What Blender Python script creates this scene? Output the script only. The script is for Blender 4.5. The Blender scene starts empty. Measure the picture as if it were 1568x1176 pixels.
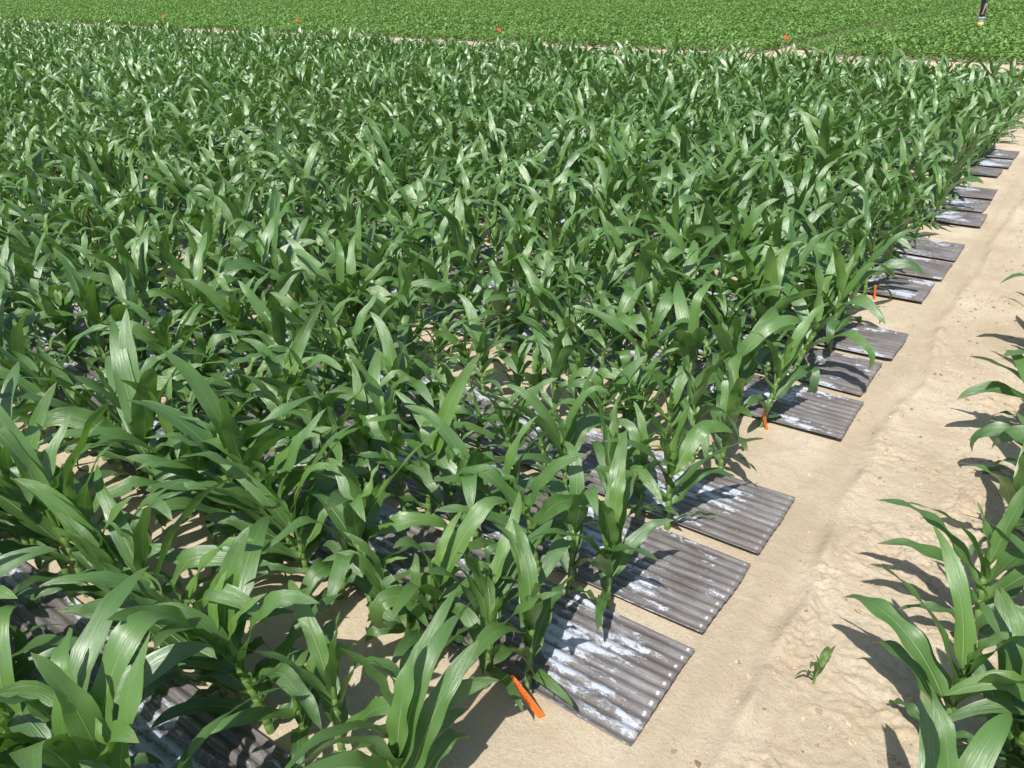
import bpy, math, random
import numpy as np
from mathutils import Vector, Matrix
R = math.radians
scene = bpy.context.scene
random.seed(7); rng = np.random.default_rng(7)

# ------------------------------------------------------------------ noise
def _h(xi, yi, s):
    h = (xi.astype(np.int64)*374761393 + yi.astype(np.int64)*668265263 + s*974634777) & 0xffffffff
    h = ((h ^ (h >> 13))*1274126177) & 0xffffffff
    h = (h ^ (h >> 16)) & 0xffffffff
    return h/4294967295.0
def vnoise(x, y, s=0):
    x = np.asarray(x, float); y = np.asarray(y, float)
    xi = np.floor(x); yi = np.floor(y); fx = x-xi; fy = y-yi
    fx = fx*fx*(3-2*fx); fy = fy*fy*(3-2*fy)
    a = _h(xi, yi, s); b = _h(xi+1, yi, s); c = _h(xi, yi+1, s); d = _h(xi+1, yi+1, s)
    return (a*(1-fx)+b*fx)*(1-fy)+(c*(1-fx)+d*fx)*fy
def rot(x, y, a): return x*math.cos(a)-y*math.sin(a), x*math.sin(a)+y*math.cos(a)
def sstep(a, b, x):
    t = np.clip((x-a)/(b-a), 0, 1); return t*t*(3-2*t)
def gh(x, y):
    x = np.asarray(x, float); y = np.asarray(y, float)
    near = 1-sstep(15, 60, np.hypot(x, y))
    edge = -0.74 + 0.14*(vnoise(y*0.9, 0*x, 3)-.5) + 0.06*(vnoise(y*4, 0*x, 4)-.5)
    rough = sstep(0, 0.12, x-edge)
    rough = 0.15 + 0.85*rough*(1-sstep(0.3, 0.8, x))
    wx = x+.10*(vnoise(x*5, y*5, 51)-.5); wy = y+.10*(vnoise(x*5, y*5, 52)-.5)
    lumps = 0
    for i, (f, a, an) in enumerate(((5, .012, .5), (10.5, .013, 1.3), (23, .013, 2.2), (47, .008, .9))):
        ax, ay = rot(wx*f, wy*f, an); n = vnoise(ax, ay, 60+i)
        lumps = lumps + (1-np.abs(2*n-1))**2*a
    pat = sstep(.35, .65, vnoise(x*2.3, y*1.9, 70))
    z = (vnoise(x*1.3, y*1.1, 1)-.5)*0.03*near + (lumps-0.010)*rough*near*(.25+1.0*pat)
    chan = np.exp(-((x-(edge-0.06))/0.06)**2)*sstep(0.5, 2, y)
    z -= 0.020*chan*near
    z += 0.024*np.exp(-((x-(edge+0.05))/0.04)**2)*near*(1.6*vnoise(y*6, x*3, 9))
    pan = (1-sstep(-1.03, -0.93, x))
    z = z*(1-0.75*pan) - 0.006*pan
    return z

# ------------------------------------------------------------------ node helpers
def new_mat(name):
    m = bpy.data.materials.new(name); m.use_nodes = True
    nt = m.node_tree; nt.nodes.clear()
    out = nt.nodes.new('ShaderNodeOutputMaterial')
    return m, nt, out
def math_(nt, op, a, b=None, clamp=False):
    n = nt.nodes.new('ShaderNodeMath'); n.operation = op; n.use_clamp = clamp
    for i, v in enumerate((a, b)):
        if v is None: continue
        if isinstance(v, (int, float)): n.inputs[i].default_value = v
        else: nt.links.new(v, n.inputs[i])
    return n.outputs[0]
def mixc(nt, fac, a, b, mode='MIX'):
    n = nt.nodes.new('ShaderNodeMix'); n.data_type = 'RGBA'; n.blend_type = mode
    for s, v in ((n.inputs['Factor'], fac), (n.inputs[6], a), (n.inputs[7], b)):
        if isinstance(v, (int, float)): s.default_value = v
        elif isinstance(v, tuple): s.default_value = (*v, 1) if len(v) == 3 else v
        else: nt.links.new(v, s)
    return n.outputs[2]
def ramp(nt, fac, stops):
    n = nt.nodes.new('ShaderNodeValToRGB'); cr = n.color_ramp
    while len(cr.elements) < len(stops): cr.elements.new(0.5)
    for e, (p, c) in zip(cr.elements, stops):
        e.position = p; e.color = (*c, 1) if len(c) == 3 else c
    nt.links.new(fac, n.inputs[0]); return n.outputs[0]
def noise(nt, vec, scale, detail=3, rough=.55):
    n = nt.nodes.new('ShaderNodeTexNoise')
    n.inputs['Scale'].default_value = scale; n.inputs['Detail'].default_value = detail; n.inputs['Roughness'].default_value = rough
    if vec is not None: nt.links.new(vec, n.inputs['Vector'])
    return n.outputs['Fac']
def mapping(nt, vec, scale=(1, 1, 1), loc=(0, 0, 0)):
    n = nt.nodes.new('ShaderNodeMapping'); n.inputs['Scale'].default_value = scale; n.inputs['Location'].default_value = loc
    nt.links.new(vec, n.inputs['Vector']); return n.outputs[0]
def bump(nt, height, strength, dist):
    n = nt.nodes.new('ShaderNodeBump'); n.inputs['Strength'].default_value = strength; n.inputs['Distance'].default_value = dist
    nt.links.new(height, n.inputs['Height']); return n.outputs[0]
def simple_mat(name, col, rough=.6, var=.2, scale=20):
    m, nt, out = new_mat(name)
    b = nt.nodes.new('ShaderNodeBsdfPrincipled'); b.inputs['Roughness'].default_value = rough
    tc = nt.nodes.new('ShaderNodeTexCoord')
    f = noise(nt, tc.outputs['Object'], scale, 3)
    c = mixc(nt, f, tuple(x*(1-var) for x in col), tuple(min(1, x*(1+var)) for x in col))
    nt.links.new(c, b.inputs['Base Color']); nt.links.new(b.outputs[0], out.inputs[0]); return m

# ------------------------------------------------------------------ leaf material
def leaf_material():
    m, nt, out = new_mat('corn_leaf'); L = nt.links
    uv = nt.nodes.new('ShaderNodeUVMap'); uv.uv_map = 'UVMap'
    sep = nt.nodes.new('ShaderNodeSeparateXYZ'); L.new(uv.outputs[0], sep.inputs[0])
    u, v = sep.outputs[0], sep.outputs[1]
    at = nt.nodes.new('ShaderNodeAttribute'); at.attribute_name = 'var'
    av = nt.nodes.new('ShaderNodeSeparateColor'); L.new(at.outputs['Color'], av.inputs[0])
    oi = nt.nodes.new('ShaderNodeObjectInfo')
    tc = nt.nodes.new('ShaderNodeTexCoord')
    base = mixc(nt, av.outputs[0], (0.044, 0.120, 0.026), (0.165, 0.315, 0.048))
    base = mixc(nt, math_(nt, 'MULTIPLY', oi.outputs['Random'], 0.45), base, (0.066, 0.165, 0.052))
    blotch = noise(nt, tc.outputs['Object'], 9, 3)
    base = mixc(nt, math_(nt, 'MULTIPLY', blotch, .30), base, (0.155, 0.27, 0.065))
    streakv = mapping(nt, uv.outputs[0], (46, 1.6, 1))
    streak = noise(nt, streakv, 1.0, 2, .5)
    base = mixc(nt, math_(nt, 'MULTIPLY', math_(nt, 'SUBTRACT', streak, .35, True), .5), base, (0.19, 0.31, 0.13))
    du = math_(nt, 'ABSOLUTE', math_(nt, 'SUBTRACT', u, .5))
    w = math_(nt, 'ADD', math_(nt, 'MULTIPLY', math_(nt, 'SUBTRACT', 1.0, v), .036), .009)
    rib = math_(nt, 'SUBTRACT', 1.0, math_(nt, 'DIVIDE', du, w), True)
    rib = math_(nt, 'MULTIPLY', math_(nt, 'MULTIPLY', rib, 2.0, True), math_(nt, 'SUBTRACT', 1.05, v, True))
    col = mixc(nt, math_(nt, 'MULTIPLY', rib, .85), base, (0.38, 0.51, 0.24))
    pb = math_(nt, 'MULTIPLY', math_(nt, 'SUBTRACT', .16, v, True), 3.5, True)
    col = mixc(nt, pb, col, (0.24, 0.40, 0.08))
    tip = math_(nt, 'MULTIPLY', math_(nt, 'MULTIPLY', math_(nt, 'SUBTRACT', v, .9, True), 9, True), av.outputs[1])
    col = mixc(nt, tip, col, (0.34, 0.28, 0.11))
    col = mixc(nt, av.outputs[2], col, mixc(nt, blotch, (0.13, 0.26, 0.05), (0.21, 0.33, 0.09)))
    b = nt.nodes.new('ShaderNodeBsdfPrincipled')
    L.new(col, b.inputs['Base Color'])
    rr = math_(nt, 'ADD', math_(nt, 'MULTIPLY', blotch, .24), math_(nt, 'ADD', math_(nt, 'MULTIPLY', streak, .14), .19))
    L.new(rr, b.inputs['Roughness']); b.inputs['Specular IOR Level'].default_value = 1.0
    b.inputs['IOR'].default_value = 1.6
    hh = math_(nt, 'ADD', streak, math_(nt, 'MULTIPLY', rib, -1.6))
    L.new(bump(nt, hh, .8, .003), b.inputs['Normal'])
    t = nt.nodes.new('ShaderNodeBsdfTranslucent')
    tcx = mixc(nt, 1.0, col, (1.9, 2.1, .8, 1), 'MULTIPLY')
    L.new(tcx, t.inputs['Color'])
    mx = nt.nodes.new('ShaderNodeMixShader'); mx.inputs[0].default_value = .18
    L.new(b.outputs[0], mx.inputs[1]); L.new(t.outputs[0], mx.inputs[2]); L.new(mx.outputs[0], out.inputs[0])
    return m
LEAF = leaf_material()

# ------------------------------------------------------------------ corn plant
def corn_mesh(name, seed, nleaf=10, az0=None, seg=15, dk=1.0):
    r = random.Random(seed)
    V = []; F = []; UV = []; C = []
    a0 = r.uniform(0, 2*math.pi) if az0 is None else az0
    stalkH = 0.42
    lean = Vector((r.uniform(-.05, .05), r.uniform(-.05, .05), 0))
    def axis(z): return Vector((lean.x*z*z/.2, lean.y*z*z/.2, z))
    rings = []; ns = 9; zs = []
    nodes_z = [0.0] + [0.05+0.38*(i/7.0)**1.05 for i in range(8)]
    for i in range(len(nodes_z)-1):
        z0, z1 = nodes_z[i], nodes_z[i+1]
        ra = 0.0165*(1-0.4*i/8)
        zs += [(z0, ra*0.92), (z0+(z1-z0)*.15, ra), (z1-0.002, ra*1.12)]
    zs.append((stalkH+.05, .006))
    for z, ra in zs:
        c = axis(z-0.03 if z == 0 else z)
        ring = []
        for k in range(ns):
            a = 2*math.pi*k/ns
            ring.append(len(V)); V.append(c+Vector((math.cos(a)*ra*1.15, math.sin(a)*ra, 0)))
        rings.append(ring)
    for i in range(len(rings)-1):
        for k in range(ns):
            F.append((rings[i][k], rings[i][(k+1) % ns], rings[i+1][(k+1) % ns], rings[i+1][k]))
            UV.append([(0.2, .3)]*4); C.append((0.6, 0, 1.0))
    us = [-1, -.6, 0, .6, 1]
    for i in range(nleaf):
        t = i/(nleaf-1)
        zb = 0.04+0.38*t**.95
        Lf = (0.27+0.40*math.sin(math.pi*min(1, (0.04+t*.76))))*r.uniform(.83, 1.14)
        if t > .92: Lf *= .70
        W = (0.031+0.032*math.sin(math.pi*min(1, t*.80+.08)))*r.uniform(.88, 1.12)
        if t > .92: W *= .6
        if t < .12: W *= .75
        th0 = R(36+48*t**.8+r.uniform(-8, 8))
        droop = R((100-46*t)*r.uniform(.45, 1.4))*dk
        if r.random() < .16: droop *= 1.5
        power = 1.6+r.uniform(-.25, 1.0)
        a = a0+math.pi*i+r.gauss(0, .40)
        bend = r.gauss(0, .38)
        tw = r.gauss(0, .65); tw2 = r.gauss(0, .65)
        ph1, ph2 = r.uniform(0, 6.28), r.uniform(0, 6.28); fr = r.uniform(14, 26)
        ruf = r.uniform(.005, .014)
        n = seg
        p = axis(zb)
        var = min(1, max(0, .02+.85*t**1.2+r.uniform(-.2, .2))); dry = r.uniform(0, 1) if t < .45 else r.uniform(0, .3)  # canopy-gap shade put into lower-leaf colour; whorl naturally lighter, plus random tone
        foldb = R(74) if t > .45 else R(55)
        kink = r.uniform(.45, .8) if r.random() < .18 else None
        rows = []
        for j in range(n+1):
            s = j/n
            th = th0-droop*s**power
            if kink and s > kink: th -= R(48)*min(1, (s-kink)*8)
            aa = a+bend*s*s
            rad = Vector((math.cos(aa), math.sin(aa), 0)); side = Vector((-math.sin(aa), math.cos(aa), 0)); up = Vector((0, 0, 1))
            d = math.cos(th)*rad+math.sin(th)*up
            nn = -math.sin(th)*rad+math.cos(th)*up
            if j > 0: p = p+d*(Lf/n)
            tau = tw*s+tw2*math.sin(s*3.0)*s*.6
            sd = math.cos(tau)*side+math.sin(tau)*nn
            n2 = -math.sin(tau)*side+math.cos(tau)*nn
            w = W*((s+.04)**.42)*((1-s)**.66)*1.62 + .0006
            if s < .10: w = max(w, W*.42)
            fold = float(foldb*(1-sstep(0, .26, s))+R(13)*(1-s)+R(4))
            row = []
            for q in us:
                ed = abs(q)**2
                rf = ruf*ed*math.sin(fr*s+(ph1 if q > 0 else ph2))*min(1, s*6)*min(1, (1-s)*4)
                row.append(len(V))
                V.append(p+sd*(q*w*math.cos(fold))+n2*((abs(q)**1.3)*w*math.sin(fold)+rf))
            rows.append(row)
        for j in range(n):
            for k in range(len(us)-1):
                F.append((rows[j][k], rows[j][k+1], rows[j+1][k+1], rows[j+1][k]))
                UV.append([((us[k]+1)/2, j/n), ((us[k+1]+1)/2, j/n), ((us[k+1]+1)/2, (j+1)/n), ((us[k]+1)/2, (j+1)/n)])
                C.append((var, dry, 0.0))
    me = bpy.data.meshes.new(name)
    me.from_pydata([tuple(x) for x in V], [], F)
    uvl = me.uv_layers.new(name='UVMap')
    uvl.data.foreach_set('uv', [c for f in UV for pt in f for c in pt])
    ca = me.color_attributes.new('var', 'FLOAT_COLOR', 'CORNER')
    cf = []
    for c in C: cf += [c[0], c[1], c[2], 1.0]*4
    ca.data.foreach_set('color', cf)
    me.polygons.foreach_set('use_smooth', [True]*len(F))
    me.materials.append(LEAF); me.update()
    return me

# ------------------------------------------------------------------ instancer
def instancer(name, pos, rot, scl, idx, coll):
    me = bpy.data.meshes.new(name); me.from_pydata([tuple(p) for p in pos], [], [])
    a = me.attributes.new('rot', 'FLOAT_VECTOR', 'POINT'); a.data.foreach_set('vector', np.asarray(rot, np.float32).ravel())
    a = me.attributes.new('scl', 'FLOAT_VECTOR', 'POINT'); a.data.foreach_set('vector', np.asarray(scl, np.float32).ravel())
    a = me.attributes.new('idx', 'INT', 'POINT'); a.data.foreach_set('value', np.asarray(idx, np.int32))
    ob = bpy.data.objects.new(name, me); scene.collection.objects.link(ob)
    ng = bpy.data.node_groups.new(name+'_scatter', 'GeometryNodeTree')
    ng.interface.new_socket(name='Geometry', in_out='INPUT', socket_type='NodeSocketGeometry')
    ng.interface.new_socket(name='Geometry', in_out='OUTPUT', socket_type='NodeSocketGeometry')
    gi = ng.nodes.new('NodeGroupInput'); go = ng.nodes.new('NodeGroupOutput')
    ip = ng.nodes.new('GeometryNodeInstanceOnPoints'); ci = ng.nodes.new('GeometryNodeCollectionInfo')
    ci.inputs['Collection'].default_value = coll; ci.inputs['Separate Children'].default_value = True; ci.inputs['Reset Children'].default_value = True
    def na(nm, t):
        n = ng.nodes.new('GeometryNodeInputNamedAttribute'); n.data_type = t; n.inputs['Name'].default_value = nm
        return next(o for o in n.outputs if o.enabled and o.name == 'Attribute')
    L = ng.links
    L.new(gi.outputs[0], ip.inputs['Points']); L.new(ci.outputs[0], ip.inputs['Instance']); ip.inputs['Pick Instance'].default_value = True
    L.new(na('idx', 'INT'), ip.inputs['Instance Index']); L.new(na('rot', 'FLOAT_VECTOR'), ip.inputs['Rotation']); L.new(na('scl', 'FLOAT_VECTOR'), ip.inputs['Scale'])
    L.new(ip.outputs[0], go.inputs[0])
    md = ob.modifiers.new('scatter', 'NODES'); md.node_group = ng
    return ob

# ------------------------------------------------------------------ camera
H = 3.01
cam = bpy.data.cameras.new('camera'); cam.sensor_width = 36; cam.lens = 36*1226/1568; cam.clip_end = 5000; cam.clip_start = .05
co = bpy.data.objects.new('camera', cam); scene.collection.objects.link(co)
rx = Vector((.8145, .580, -.0156)).normalized(); bz = Vector((.5201, -.718, .4627)).normalized()
uy = bz.cross(rx).normalized(); rx = uy.cross(bz).normalized()
M = Matrix((rx, uy, bz)).transposed().to_4x4(); M.translation = Vector((0, 0, H)); co.matrix_world = M
scene.camera = co

# ------------------------------------------------------------------ light
el = R(56); sdir = Vector((.20, -.98, 0)).normalized()
to_sun = Vector((sdir.x*math.cos(el), sdir.y*math.cos(el), math.sin(el)))
sl = bpy.data.lights.new('sun', 'SUN'); sl.energy = 5.0; sl.angle = R(.5); sl.color = (1, .97, .92)
so = bpy.data.objects.new('sun', sl); scene.collection.objects.link(so); so.rotation_euler = to_sun.to_track_quat('Z', 'Y').to_euler(); so.location = (3, -6, 12)
w = bpy.data.worlds.new('World'); scene.world = w; w.use_nodes = True
nt = w.node_tree; bg = nt.nodes['Background']
sky = nt.nodes.new('ShaderNodeTexSky'); sky.sky_type = 'NISHITA'; sky.sun_disc = False; sky.sun_elevation = el
sky.sun_rotation = math.atan2(sdir.x, sdir.y)
sky.air_density = 1.0; sky.dust_density = 1.2
nt.links.new(sky.outputs[0], bg.inputs[0]); bg.inputs[1].default_value = .12
scene.view_settings.view_transform = 'Standard'; scene.view_settings.look = 'None'; scene.view_settings.exposure = 0

# ------------------------------------------------------------------ ground
def axis_pts(lo, hi, step, far_lo, far_hi, g=1.13):
    mid = list(np.arange(lo, hi, step))
    a = []; s = step; x = lo
    while x > far_lo: s *= g; x -= s; a.append(x)
    b = []; s = step; x = mid[-1]
    while x < far_hi: s *= g; x += s; b.append(x)
    return np.array(a[::-1]+mid+b)
xs = axis_pts(-1.25, .75, .010, -2500, 2500); ys = axis_pts(1.6, 7.0, .012, -2500, 2500, 1.04)
X, Y = np.meshgrid(xs, ys); Z = gh(X, Y)
nx, ny = len(xs), len(ys)
co_ = np.stack([X, Y, Z], -1).reshape(-1, 3)
ii = (np.arange(ny-1)[:, None]*nx+np.arange(nx-1)[None, :]).ravel()
faces = np.stack([ii, ii+1, ii+nx+1, ii+nx], -1)
me = bpy.data.meshes.new('ground'); me.vertices.add(len(co_)); me.vertices.foreach_set('co', co_.ravel())
me.loops.add(faces.size); me.loops.foreach_set('vertex_index', faces.ravel()); me.polygons.add(len(faces))
me.polygons.foreach_set('loop_start', np.arange(len(faces))*4); me.polygons.foreach_set('use_smooth', [True]*len(faces))
me.update(calc_edges=True); me.validate()
m, nt, out = new_mat('sandy_soil'); L = nt.links
geo = nt.nodes.new('ShaderNodeNewGeometry'); P = geo.outputs['Position']
n1 = noise(nt, P, 1.1, 5, .6); n2 = noise(nt, P, 9, 6, .65); n3 = noise(nt, P, 60, 6, .75); n4 = noise(nt, P, 330, 3, .7)
col = ramp(nt, n1, [(.3, (.54, .435, .30)), (.52, (.67, .56, .405)), (.7, (.75, .65, .49))])
rd = ramp(nt, noise(nt, P, 3.2, 5, .6), [(.54, (0, 0, 0)), (.68, (.5, .5, .5))])
col = mixc(nt, rd, col, (.59, .42, .295))
col = mixc(nt, math_(nt, 'MULTIPLY', math_(nt, 'SUBTRACT', n2, .50, True), 2.6, True), col, (.54, .425, .295))
col = mixc(nt, ramp(nt, n3, [(.46, (0, 0, 0)), (.68, (.55, .55, .55))]), col, (.46, .37, .255))
dk = ramp(nt, n4, [(.32, (.55, .53, .5)), (.42, (1, 1, 1))])
col = mixc(nt, 1.0, col, dk, 'MULTIPLY')
sp = nt.nodes.new('ShaderNodeSeparateXYZ'); L.new(P, sp.inputs[0])
strip = math_(nt, 'SUBTRACT', 1.0, math_(nt, 'MULTIPLY', math_(nt, 'ABSOLUTE', math_(nt, 'ADD', sp.outputs[0], .86)), 6.0), True)
col = mixc(nt, math_(nt, 'MULTIPLY', strip, .5), col, (.47, .38, .255))
fargreen = math_(nt, 'MULTIPLY', math_(nt, 'SUBTRACT', sp.outputs[1], 106), .2, True)
col = mixc(nt, fargreen, col, (.06, .13, .03))
b = nt.nodes.new('ShaderNodeBsdfPrincipled'); b.inputs['Roughness'].default_value = .95; b.inputs['Specular IOR Level'].default_value = .15
L.new(col, b.inputs['Base Color'])
hsum = math_(nt, 'ADD', math_(nt, 'MULTIPLY', n2, .6), math_(nt, 'ADD', math_(nt, 'MULTIPLY', n3, .45), math_(nt, 'MULTIPLY', n4, .12)))
L.new(bump(nt, hsum, .9, .024), b.inputs['Normal']); L.new(b.outputs[0], out.inputs[0])
me.materials.append(m)
go = bpy.data.objects.new('ground', me); scene.collection.objects.link(go)

cc = bpy.data.collections.new('soil_clod_shapes')
m, nt, out = new_mat('soil_clod'); b = nt.nodes.new('ShaderNodeBsdfPrincipled'); b.inputs['Roughness'].default_value = .95
oi = nt.nodes.new('ShaderNodeObjectInfo')
nt.links.new(ramp(nt, oi.outputs['Random'], [(0, (.24, .17, .11)), (.3, (.46, .36, .24)), (1, (.62, .51, .37))]), b.inputs['Base Color']); nt.links.new(b.outputs[0], out.inputs[0])
import bmesh
for k in range(5):
    bm = bmesh.new(); bmesh.ops.create_icosphere(bm, subdivisions=2, radius=1)
    for v in bm.verts:
        v.co *= 1+.35*(random.random()-.5); v.co.z *= .6
        v.co += Vector((.3*math.sin(v.co.y*3+k), .25*math.cos(v.co.x*3+k), 0))
    me = bpy.data.meshes.new('soil_clod'); bm.to_mesh(me); bm.free(); me.materials.append(m)
    cc.objects.link(bpy.data.objects.new('soil_clod_shape', me))
npb = 20000
px = rng.uniform(-1.1, .9, npb); py = rng.uniform(1.3, 16, npb)
cl = vnoise(px*3, py*3, 21)
keep = (rng.random(npb) < cl**1.5*1.4) & ((px > -.75) | (rng.random(npb) < .3))
px, py = px[keep], py[keep]; s = np.clip(np.exp(rng.normal(-5.6, .65, len(px))), .0012, .015)
instancer('soil_clods', np.stack([px, py, gh(px, py)+s*.1], -1), rng.uniform(-3, 3, (len(px), 3))*[.2, .2, 1], np.stack([s]*3, -1)*rng.uniform(.7, 1.3, (len(px), 3)), rng.integers(0, 5, len(px)), cc)

# ------------------------------------------------------------------ corrugated panels
m, nt, out = new_mat('weathered_corrugated_sheet'); L = nt.links
tc = nt.nodes.new('ShaderNodeTexCoord'); oi = nt.nodes.new('ShaderNodeObjectInfo')
add = nt.nodes.new('ShaderNodeVectorMath'); add.operation = 'ADD'; L.new(tc.outputs['Object'], add.inputs[0])
cx = nt.nodes.new('ShaderNodeCombineXYZ'); L.new(math_(nt, 'MULTIPLY', oi.outputs['Random'], 37.0), cx.inputs[0]); L.new(math_(nt, 'MULTIPLY', oi.outputs['Random'], 19.0), cx.inputs[1]); L.new(cx.outputs[0], add.inputs[1])
O = add.outputs[0]
st = noise(nt, mapping(nt, O, (4, 75, 1)), 1, 5, .7)
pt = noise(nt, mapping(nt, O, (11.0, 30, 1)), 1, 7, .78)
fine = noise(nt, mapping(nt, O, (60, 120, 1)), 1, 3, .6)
pz = nt.nodes.new('ShaderNodeSeparateXYZ'); L.new(tc.outputs['Object'], pz.inputs[0])
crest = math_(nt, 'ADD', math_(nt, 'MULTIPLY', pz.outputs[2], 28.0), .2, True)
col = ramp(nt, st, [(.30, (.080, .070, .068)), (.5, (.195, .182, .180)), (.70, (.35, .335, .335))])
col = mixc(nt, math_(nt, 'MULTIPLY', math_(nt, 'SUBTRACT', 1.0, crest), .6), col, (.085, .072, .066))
brn = ramp(nt, noise(nt, mapping(nt, O, (2.5, 5, 1)), 1, 4, .6), [(.42, (0, 0, 0)), (.62, (.7, .7, .7))])
col = mixc(nt, brn, col, (.10, .076, .062))
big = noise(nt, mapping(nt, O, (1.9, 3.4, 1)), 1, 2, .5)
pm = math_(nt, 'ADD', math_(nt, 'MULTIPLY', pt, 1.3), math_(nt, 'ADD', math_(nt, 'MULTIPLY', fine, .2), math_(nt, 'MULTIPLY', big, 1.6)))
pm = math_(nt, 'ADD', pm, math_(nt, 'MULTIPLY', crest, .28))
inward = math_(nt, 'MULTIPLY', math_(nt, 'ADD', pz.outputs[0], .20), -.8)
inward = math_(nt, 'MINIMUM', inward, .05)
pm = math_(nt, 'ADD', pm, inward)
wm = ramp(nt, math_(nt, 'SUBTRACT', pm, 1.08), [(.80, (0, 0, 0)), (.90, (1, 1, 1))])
col = mixc(nt, math_(nt, 'MULTIPLY', wm, .8), col, (.55, .60, .70))  # flaked white coating, with bluish sky glare painted into its colour
speck = ramp(nt, noise(nt, mapping(nt, O, (90, 100, 1)), 1, 2, .5), [(.66, (0, 0, 0)), (.72, (.5, .5, .5))])
col = mixc(nt, speck, col, (.5, .5, .52))
dust = noise(nt, mapping(nt, O, (4, 4, 1)), 1, 4, .6)
edged = math_(nt, 'MULTIPLY', math_(nt, 'ADD', pz.outputs[0], .22), 3, True)
col = mixc(nt, math_(nt, 'MULTIPLY', math_(nt, 'MULTIPLY', dust, edged), .6), col, (.36, .32, .28))
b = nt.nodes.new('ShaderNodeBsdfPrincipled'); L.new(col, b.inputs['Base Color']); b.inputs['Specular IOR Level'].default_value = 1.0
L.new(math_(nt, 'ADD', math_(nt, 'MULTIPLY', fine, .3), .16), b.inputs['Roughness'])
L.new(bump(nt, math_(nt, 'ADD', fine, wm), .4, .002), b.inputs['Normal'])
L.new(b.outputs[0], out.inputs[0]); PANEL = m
def panel_mesh(seed, length=3.6, width=.66):
    nw = 10; sp = 8; nxp = 90; nyp = nw*sp
    xs = -np.linspace(0, 1, nxp+1)*length; ysp = np.linspace(0, width, nyp+1)
    A, B = np.meshgrid(xs, ysp, indexing='ij')
    Zp = .0085*np.sin(B/width*nw*2*math.pi+1.2)+.012+.014*(vnoise(A*1.6+seed*7, B*3, seed)-.3)
    Zp += .014*np.exp(A*5)*vnoise(B*3+seed, B*0, seed+1)
    A = A+.008*(vnoise(B*8, A*0+seed, 3)-.5)+.012*(vnoise(B*2.5, A*0+seed, 5)-.5)
    v = np.stack([A, B, Zp], -1).reshape(-1, 3); n = nyp+1
    f = [(i*n+j, (i+1)*n+j, (i+1)*n+j+1, i*n+j+1) for i in range(nxp) for j in range(nyp)]
    me = bpy.data.meshes.new('corrugated_panel'); me.from_pydata(v.tolist(), [], f)
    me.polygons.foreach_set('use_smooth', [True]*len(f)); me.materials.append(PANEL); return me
pmeshes = [panel_mesh(s) for s in range(5)]
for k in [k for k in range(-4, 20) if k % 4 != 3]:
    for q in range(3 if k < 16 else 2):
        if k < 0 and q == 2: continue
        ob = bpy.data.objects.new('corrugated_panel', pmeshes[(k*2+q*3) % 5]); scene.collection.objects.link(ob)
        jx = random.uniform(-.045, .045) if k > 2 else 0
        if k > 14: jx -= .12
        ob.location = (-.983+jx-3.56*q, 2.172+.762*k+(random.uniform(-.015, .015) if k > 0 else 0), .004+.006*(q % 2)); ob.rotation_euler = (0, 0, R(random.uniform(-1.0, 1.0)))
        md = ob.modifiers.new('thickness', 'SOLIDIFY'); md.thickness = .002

# ------------------------------------------------------------------ corn mass
cv = bpy.data.collections.new('corn_plant_shapes'); NV = 24
for k in range(NV):
    cv.objects.link(bpy.data.objects.new('corn_shape_%02d' % k, corn_mesh('corn_shape_%02d' % k, 100+k, nleaf=random.choice((8, 9, 10, 10)))))
ROW0 = 2.12; D = .762
P_, Rt, S_, I_ = [], [], [], []
def add_row(y, x, xend, dirn):
    while (x > xend) if dirn < 0 else (x < xend):
        if random.random() > .05:
            yy = y+random.gauss(0, .025)
            s = (.96+.22*(float(vnoise(x*.5, y*.5, 31))-.5)+random.gauss(0, .10))
            if dirn < 0 and y < 3 and x < -1.9: s *= 1.07
            P_.append((x, yy, float(gh(x, yy))))
            Rt.append((random.gauss(0, .09), random.gauss(0, .09), random.uniform(0, 6.283)))
            S_.append((s, s, s*random.uniform(.95, 1.12))); I_.append(random.randrange(NV))
        x += dirn*max(.09, random.gauss(.180, .036))
for j in range(-4, 29):
    y = ROW0+D*j
    start = -1.50+random.uniform(-.05, .05)
    if -1 <= j <= 3: start = -1.70
    add_row(y, start, -6-2.1*max(y, 0), -1)
for j in range(-2, 16):
    y = ROW0+D*j
    add_row(y, .16+random.uniform(-.03, .05) if j not in (0, 1, 2, 3) else .32, 4, 1)
instancer('corn_field', P_, Rt, S_, I_, cv)
for x, y, seed, yaw, s in [(-1.53, 2.20, 311, 115, .95), (-1.49, 2.88, 312, 100, 1.0), (-1.52, 3.66, 313, 60, 1.0), (-1.50, 4.42, 314, 140, 1.0),
                           (-1.52, 1.36, 305, 75, 1.0), (.10, 2.90, 306, 150, 1.10), (.15, 2.12, 307, 100, 1.05), (.12, 3.66, 308, 30, 1.05), (.11, 4.42, 309, 80, 1.05)]:
    ob = bpy.data.objects.new('corn_plant', corn_mesh('corn_plant', seed, az0=0, seg=24, dk=.92 if x < -1 else 1.0)); scene.collection.objects.link(ob)
    ob.location = (x, y, float(gh(x, y))); ob.rotation_euler = (0, 0, R(yaw)); ob.scale = (s, s, s)
ob = bpy.data.objects.new('corn_seedling', corn_mesh('corn_seedling', 410, nleaf=6)); scene.collection.objects.link(ob)
ob.location = (-.44, 2.97, float(gh(-.44, 2.97))-.01); ob.scale = (.30, .30, .30)

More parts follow.
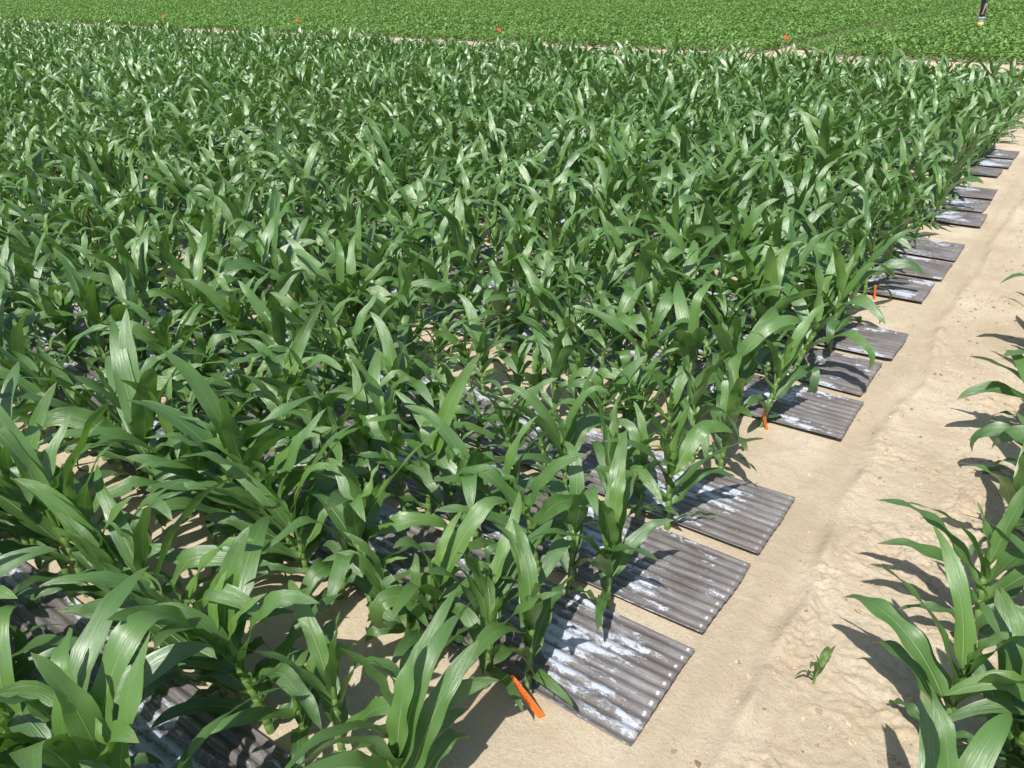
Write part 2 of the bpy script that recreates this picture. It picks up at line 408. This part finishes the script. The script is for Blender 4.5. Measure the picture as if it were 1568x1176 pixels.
# ------------------------------------------------------------------ soybean field
m, nt, out = new_mat('soybean_leaf'); L = nt.links
at = nt.nodes.new('ShaderNodeAttribute'); at.attribute_name = 'var'
geo = nt.nodes.new('ShaderNodeNewGeometry')
bigv = noise(nt, geo.outputs['Position'], .12, 4, .6)
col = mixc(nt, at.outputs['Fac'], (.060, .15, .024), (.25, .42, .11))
col = mixc(nt, math_(nt, 'MULTIPLY', bigv, .4), col, (.16, .27, .06))
b = nt.nodes.new('ShaderNodeBsdfPrincipled'); b.inputs['Roughness'].default_value = .5; L.new(col, b.inputs['Base Color'])
t = nt.nodes.new('ShaderNodeBsdfTranslucent'); L.new(mixc(nt, 1.0, col, (1.8, 2.0, .9, 1), 'MULTIPLY'), t.inputs['Color'])
mx = nt.nodes.new('ShaderNodeMixShader'); mx.inputs[0].default_value = .15; L.new(b.outputs[0], mx.inputs[1]); L.new(t.outputs[0], mx.inputs[2]); L.new(mx.outputs[0], out.inputs[0])
sc = bpy.data.collections.new('soybean_patch_shapes')
def soy_patch(k, n=1000):
    r = random.Random(k+50); V = []; F = []; C = []
    for _ in range(n):
        x = r.uniform(-1.02, 1.02); y = r.uniform(-1.02, 1.02)
        rowp = abs(math.cos(math.pi*y/.5))
        top = .14+.22*rowp+.14*(float(vnoise(x*3, y*3, k))-.5)
        z = top*(r.random()**.4)
        az = r.uniform(0, 6.283); Lf = r.uniform(.09, .15); W = Lf*.38
        tilt = r.gauss(0, .45); roll = r.gauss(0, .5)
        d = Vector((math.cos(az)*math.cos(tilt), math.sin(az)*math.cos(tilt), math.sin(tilt)))
        sd = Vector((-math.sin(az), math.cos(az), math.sin(roll)*.6)).normalized(); c = Vector((x, y, z)); up = d.cross(sd)
        i = len(V)
        V += [c, c+d*Lf*.35+sd*W+up*.008, c+d*Lf*.8+sd*W*.55, c+d*Lf-up*.01, c+d*Lf*.8-sd*W*.55, c+d*Lf*.35-sd*W+up*.008]
        F += [(i, i+1, i+2, i+3), (i, i+3, i+4, i+5)]
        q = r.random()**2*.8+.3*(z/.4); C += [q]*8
    me = bpy.data.meshes.new('soybean_patch'); me.from_pydata([tuple(v) for v in V], [], F)
    ca = me.color_attributes.new('var', 'FLOAT_COLOR', 'CORNER'); ca.data.foreach_set('color', [c for q in C for c in (q, q, q, 1)])
    me.materials.append(m); return me
for k in range(4): sc.objects.link(bpy.data.objects.new('soybean_shape_%d' % k, soy_patch(k)))
pp, rr, ss, ix = [], [], [], []
y = 32.1
while y < 118:
    x = -200.0
    while x < 30:
        if x > -14-2.2*y-5:
            gap = abs(x+10.0) < 1.1
            if not gap:
                pp.append((x, y+random.uniform(-.15, .15), float(gh(x, y))-.01)); rr.append((0, 0, random.choice((0, math.pi)))); s = random.uniform(.8, 1.3); ss.append((1, 1, s)); ix.append(random.randrange(4))
            elif y > 34:
                pp.append((x, y, -.01)); rr.append((0, 0, random.choice((0, math.pi)))); ss.append((.50, 1, .7)); ix.append(random.randrange(4))
        x += 2.0
    y += 2.0
instancer('soybean_field', pp, rr, ss, ix, sc)

# ------------------------------------------------------------------ stakes & flags
OR = simple_mat('orange_plastic', (.85, .17, .025), .45, .08, 30)
INK = simple_mat('ink', (.03, .02, .02), .6, .1, 30)
def stake(base, top, w=.026):
    base = Vector(base); top = Vector(top); d = (top-base); Ls = d.length; d.normalize()
    base = base-d*.05; Ls += .05
    view = Vector((.55, -.5, .65)); sd = d.cross(view).normalized(); nn = sd.cross(d).normalized()
    if nn.dot(view) < 0: nn = -nn
    bm = bmesh.new()
    prof = [(0, 0), (.03, .5), (.96, .5), (1.0, .38)]
    fr = []
    for off in (.0008, -.0008):
        l = [bm.verts.new(base+d*Ls*a+sd*w*b+nn*off) for a, b in prof]; r_ = [bm.verts.new(base+d*Ls*a-sd*w*b+nn*off) for a, b in prof[1:]]
        bm.faces.new(l+r_[::-1]); fr.append(l+r_[::-1])
    n = len(fr[0])
    for i in range(n): bm.faces.new((fr[0][i], fr[1][i], fr[1][(i+1) % n], fr[0][(i+1) % n]))
    for q in range(9):
        a = .50+.045*q; c = base+d*Ls*a+nn*.0022; hw = w*random.uniform(.15, .34); off = random.uniform(-.08, .08)*w
        ang = random.choice((-.5, .4, 0, 1.2)); s2 = (sd*math.cos(ang)+d*math.sin(ang)); d2 = (d*math.cos(ang)-sd*math.sin(ang))
        f = bm.faces.new([bm.verts.new(c+sd*off+s2*sx*hw+d2*sy*.0012) for sx, sy in ((-1, -1), (1, -1), (1, 1), (-1, 1))]); f.material_index = 1
    bmesh.ops.recalc_face_normals(bm, faces=bm.faces[:])
    me = bpy.data.meshes.new('orange_plot_stake'); bm.to_mesh(me); bm.free(); me.materials.append(OR); me.materials.append(INK)
    ob = bpy.data.objects.new('orange_plot_stake', me); scene.collection.objects.link(ob)
stake((-1.385, 2.10, -.005), (-1.525, 2.05, .21), .032)
stake((-1.43, 5.12, 0), (-1.47, 5.10, .14), .022)
stake((-1.43, 8.18, 0), (-1.45, 8.2, .14), .022)
RED = simple_mat('flag_plastic', (.85, .09, .03), .5, .08, 30); WIRE = simple_mat('wire', (.3, .3, .3), .4, .1, 30)
def flag(x, y, yaw):
    bm = bmesh.new(); z0 = float(gh(x, y))
    bmesh.ops.create_cone(bm, cap_ends=True, segments=8, radius1=.0025, radius2=.0025, depth=.78, matrix=Matrix.Translation((0, 0, .36)))
    for f in bm.faces: f.material_index = 1
    g = []
    for i in range(7):
        a = i/6; yy = .015*math.sin(a*5)
        g.append([bm.verts.new((a*.15, yy+.004*s, .62+.11*s-.03*a*a)) for s in (0, .5, 1)])
    for i in range(6):
        for s in range(2): bm.faces.new((g[i][s], g[i+1][s], g[i+1][s+1], g[i][s+1]))
    me = bpy.data.meshes.new('marker_flag'); bm.to_mesh(me); bm.free(); me.materials.append(RED); me.materials.append(WIRE)
    ob = bpy.data.objects.new('marker_flag', me); scene.collection.objects.link(ob); ob.location = (x, y, z0); ob.rotation_euler = (0, 0, yaw)
for x, y in ((-9.9, 30.2), (-21.8, 29.5), (-36.3, 31.2), (-48.4, 31.2)): flag(x, y, R(30+random.uniform(-20, 20)))

# ------------------------------------------------------------------ person
SK = simple_mat('skin', (.45, .26, .18), .5, .05); SHIRT = simple_mat('navy_shirt', (.025, .03, .05), .8, .2); PANT = simple_mat('dark_trousers', (.02, .02, .028), .8, .2)
BOOT = simple_mat('boots', (.06, .04, .03), .6, .2); HAIR = simple_mat('hair', (.03, .02, .012), .6, .2); CAPM = simple_mat('cap', (.5, .48, .42), .8, .1)
def skin_mesh(verts, edges, radii, root=0, sub=2):
    me = bpy.data.meshes.new('tmp'); me.from_pydata(verts, edges, []); ob = bpy.data.objects.new('tmp', me); scene.collection.objects.link(ob)
    md = ob.modifiers.new('s', 'SKIN'); sd = me.skin_vertices[0].data
    for i, r_ in enumerate(radii):
        sd[i].radius = (r_, r_) if not isinstance(r_, tuple) else r_; sd[i].use_root = (i == root)
    s2 = ob.modifiers.new('d', 'SUBSURF'); s2.levels = sub; s2.render_levels = sub
    dg = bpy.context.evaluated_depsgraph_get(); res = bpy.data.meshes.new_from_object(ob.evaluated_get(dg))
    bpy.data.objects.remove(ob); return res
J = {'pel': (0, 0, .95, (.15, .11)), 'bel': (0, .0, 1.08, (.14, .10)), 'che': (0, .03, 1.32, (.17, .11)), 'nb': (0, .04, 1.47, .065), 'nk': (0, .06, 1.54, .052),
     'h1': (0, .075, 1.62, (.075, .09)), 'h2': (0, .08, 1.71, (.078, .095)), 'h3': (0, .07, 1.77, (.055, .07)),
     'sl': (.17, .03, 1.43, .058), 'el': (.24, .02, 1.16, .042), 'wl': (.27, .08, .92, .027), 'ml': (.275, .10, .85, (.022, .038)),
     'sr': (-.17, .03, 1.43, .058), 'er': (-.25, .03, 1.16, .042), 'wr': (-.30, .10, .92, .027), 'mr': (-.305, .11, .85, (.022, .038)),
     'hl': (.095, 0, .88, .09), 'kl': (.11, .06, .50, .06), 'al': (.12, -.02, .10, .04), 'tl': (.13, .12, .04, .038),
     'hr': (-.095, 0, .88, .09), 'kr': (-.12, .00, .50, .06), 'ar': (-.14, -.10, .10, .04), 'tr': (-.15, .05, .04, .038)}
E = [('pel', 'bel'), ('bel', 'che'), ('che', 'nb'), ('nb', 'nk'), ('nk', 'h1'), ('h1', 'h2'), ('h2', 'h3'), ('che', 'sl'), ('sl', 'el'), ('el', 'wl'), ('wl', 'ml'), ('che', 'sr'), ('sr', 'er'), ('er', 'wr'), ('wr', 'mr'),
     ('pel', 'hl'), ('hl', 'kl'), ('kl', 'al'), ('al', 'tl'), ('pel', 'hr'), ('hr', 'kr'), ('kr', 'ar'), ('ar', 'tr')]
names = list(J); body = skin_mesh([J[n][:3] for n in names], [(names.index(a), names.index(b_)) for a, b_ in E], [J[n][3] for n in names])
for mm in (SHIRT, PANT, SK, BOOT, HAIR): body.materials.append(mm)
def segd(p, a, b_):
    a = Vector(a); b_ = Vector(b_); t = max(0, min(1, (p-a).dot(b_-a)/(b_-a).length_squared)); return (p-(a+(b_-a)*t)).length, t
for pl in body.polygons:
    pl.use_smooth = True; c = pl.center; best = min(((segd(c, J[a][:3], J[b_][:3]), (a, b_)) for a, b_ in E), key=lambda q: q[0][0]); (dd, tt), (a, b_) = best
    k = 0
    if b_ in ('hl', 'hr', 'kl', 'kr', 'al', 'ar') or (a == 'pel' and c.z < 1.0): k = 1
    if b_ in ('tl', 'tr') or c.z < .09: k = 3
    if b_ in ('el', 'er') and tt > .75 or b_ in ('wl', 'wr', 'ml', 'mr') or c.z > 1.51: k = 2
    if c.z > 1.62 and (c.y < .07 or c.z > 1.75): k = 4
    pl.material_index = k
per = bpy.data.objects.new('person', None); scene.collection.objects.link(per)
def child(name, me, parent, loc=(0, 0, 0)):
    ob = bpy.data.objects.new(name, me); scene.collection.objects.link(ob); ob.parent = parent; ob.location = loc; return ob
child('body', body, per)
for sgn, tag in ((1, 'left'), (-1, 'right')):
    vs, rs = [], []
    mx_, my_ = sgn*(.275 if sgn > 0 else .305), .105
    for q, ln in enumerate((.075, .085, .08, .065)):
        yy = my_-.03+.021*q+.01
        vs += [(mx_, yy, .855), (mx_+sgn*.004, yy, .815-.01), (mx_-sgn*.010, yy, .815-ln*.45), (mx_-sgn*.035, yy+.002, .815-ln*.62)]; rs += [.010, .0095, .009, .0075]
    vs += [(mx_, my_+.02, .875), (mx_-sgn*.02, my_+.05, .85), (mx_-sgn*.035, my_+.055, .82)]; rs += [.011, .010, .008]
    bmj = bmesh.new()
    for a_, b2 in zip([0, 4, 8, 12, 16], [4, 8, 12, 16, 19]):
        fm = skin_mesh(vs[a_:b2], [(t_, t_+1) for t_ in range(b2-a_-1)], rs[a_:b2], 0, 1); bmj.from_mesh(fm)
    fm = bpy.data.meshes.new('fingers'); bmj.to_mesh(fm); bmj.free(); fm.materials.append(SK); child('fingers_'+tag, fm, per)
bm = bmesh.new()
bmesh.ops.create_cone(bm, cap_ends=True, segments=12, radius1=.018, radius2=.006, depth=.045, matrix=Matrix.Translation((0, .178, 1.675)) @ Matrix.Rotation(R(-20), 4, 'X'))
for sx in (-1, 1): bmesh.ops.create_uvsphere(bm, u_segments=10, v_segments=8, radius=.028, matrix=Matrix.Translation((sx*.083, .07, 1.675)) @ Matrix.Diagonal((.35, .7, 1.1, 1)))
me = bpy.data.meshes.new('nose_and_ears'); bm.to_mesh(me); bm.free(); me.materials.append(SK); child('nose_and_ears', me, per)
bm = bmesh.new()
for sx in (-1, 1): bmesh.ops.create_uvsphere(bm, u_segments=10, v_segments=8, radius=.011, matrix=Matrix.Translation((sx*.032, .163, 1.70)))
bmesh.ops.create_uvsphere(bm, u_segments=10, v_segments=8, radius=.022, matrix=Matrix.Translation((0, .160, 1.63)) @ Matrix.Diagonal((1, .3, .25, 1)))
me = bpy.data.meshes.new('eyes_and_mouth'); bm.to_mesh(me); bm.free(); me.materials.append(HAIR); child('eyes_and_mouth', me, per)
bm = bmesh.new(); bmesh.ops.create_uvsphere(bm, u_segments=24, v_segments=12, radius=.105, matrix=Matrix.Translation((0, .075, 1.735)) @ Matrix.Diagonal((.92, 1.1, .85, 1)))
bmesh.ops.delete(bm, geom=[v for v in bm.verts if v.co.z < 1.735], context='VERTS')
bmesh.ops.create_cone(bm, cap_ends=True, segments=24, radius1=.085, radius2=.08, depth=.008, matrix=Matrix.Translation((0, .17, 1.742)) @ Matrix.Diagonal((.9, 1, 1, 1)))
me = bpy.data.meshes.new('cap'); bm.to_mesh(me); bm.free(); me.materials.append(CAPM); child('cap', me, per)
PX, PY = -5.75, 44.3
per.location = (PX, PY, 0); per.rotation_euler = (0, 0, R(120))
WH = simple_mat('white_plastic', (.8, .8, .78), .4, .04); YE = simple_mat('yellow_plastic', (.75, .55, .05), .4, .05)
bk = bpy.data.objects.new('bucket', None); scene.collection.objects.link(bk)
def lathe(name, prof, mat, seg=32):
    bm = bmesh.new(); rg = [[bm.verts.new((math.cos(2*math.pi*i/seg)*r_, math.sin(2*math.pi*i/seg)*r_, z)) for i in range(seg)] for r_, z in prof]
    for a, b_ in zip(rg, rg[1:]):
        for i in range(seg): bm.faces.new((a[i], a[(i+1) % seg], b_[(i+1) % seg], b_[i]))
    me = bpy.data.meshes.new(name); bm.to_mesh(me); bm.free(); me.materials.append(mat)
    for p in me.polygons: p.use_smooth = True
    return child(name, me, bk)
lathe('shell', [(.001, 0), (.125, 0), (.132, .02), (.148, .34), (.156, .345), (.156, .36), (.143, .36), (.127, .01), (.001, .01)], WH)
lathe('yellow_band', [(.1385, .06), (.1425, .15), (.139, .15), (.135, .06)], YE)
bm = bmesh.new(); prev = None
for i in range(17):
    a = math.pi*i/16; c = Vector((0, math.cos(a)*.155, .34+.17*math.sin(a)))
    rg = [bm.verts.new(c+Vector((math.cos(t_)*.003, 0, 0))+Vector((0, math.cos(a), math.sin(a)))*math.sin(t_)*.003) for t_ in (0, 1.57, 3.14, 4.71)]
    if prev:
        for q in range(4): bm.faces.new((prev[q], prev[(q+1) % 4], rg[(q+1) % 4], rg[q]))
    prev = rg
me = bpy.data.meshes.new('handle'); bm.to_mesh(me); bm.free(); me.materials.append(WIRE); child('handle', me, bk)
rot_ = Matrix.Rotation(R(120), 4, 'Z'); off = rot_ @ Vector((-.32, .11, 0))
bk.location = (PX+off.x, PY+off.y, .31); bk.rotation_euler = (0, 0, R(120))
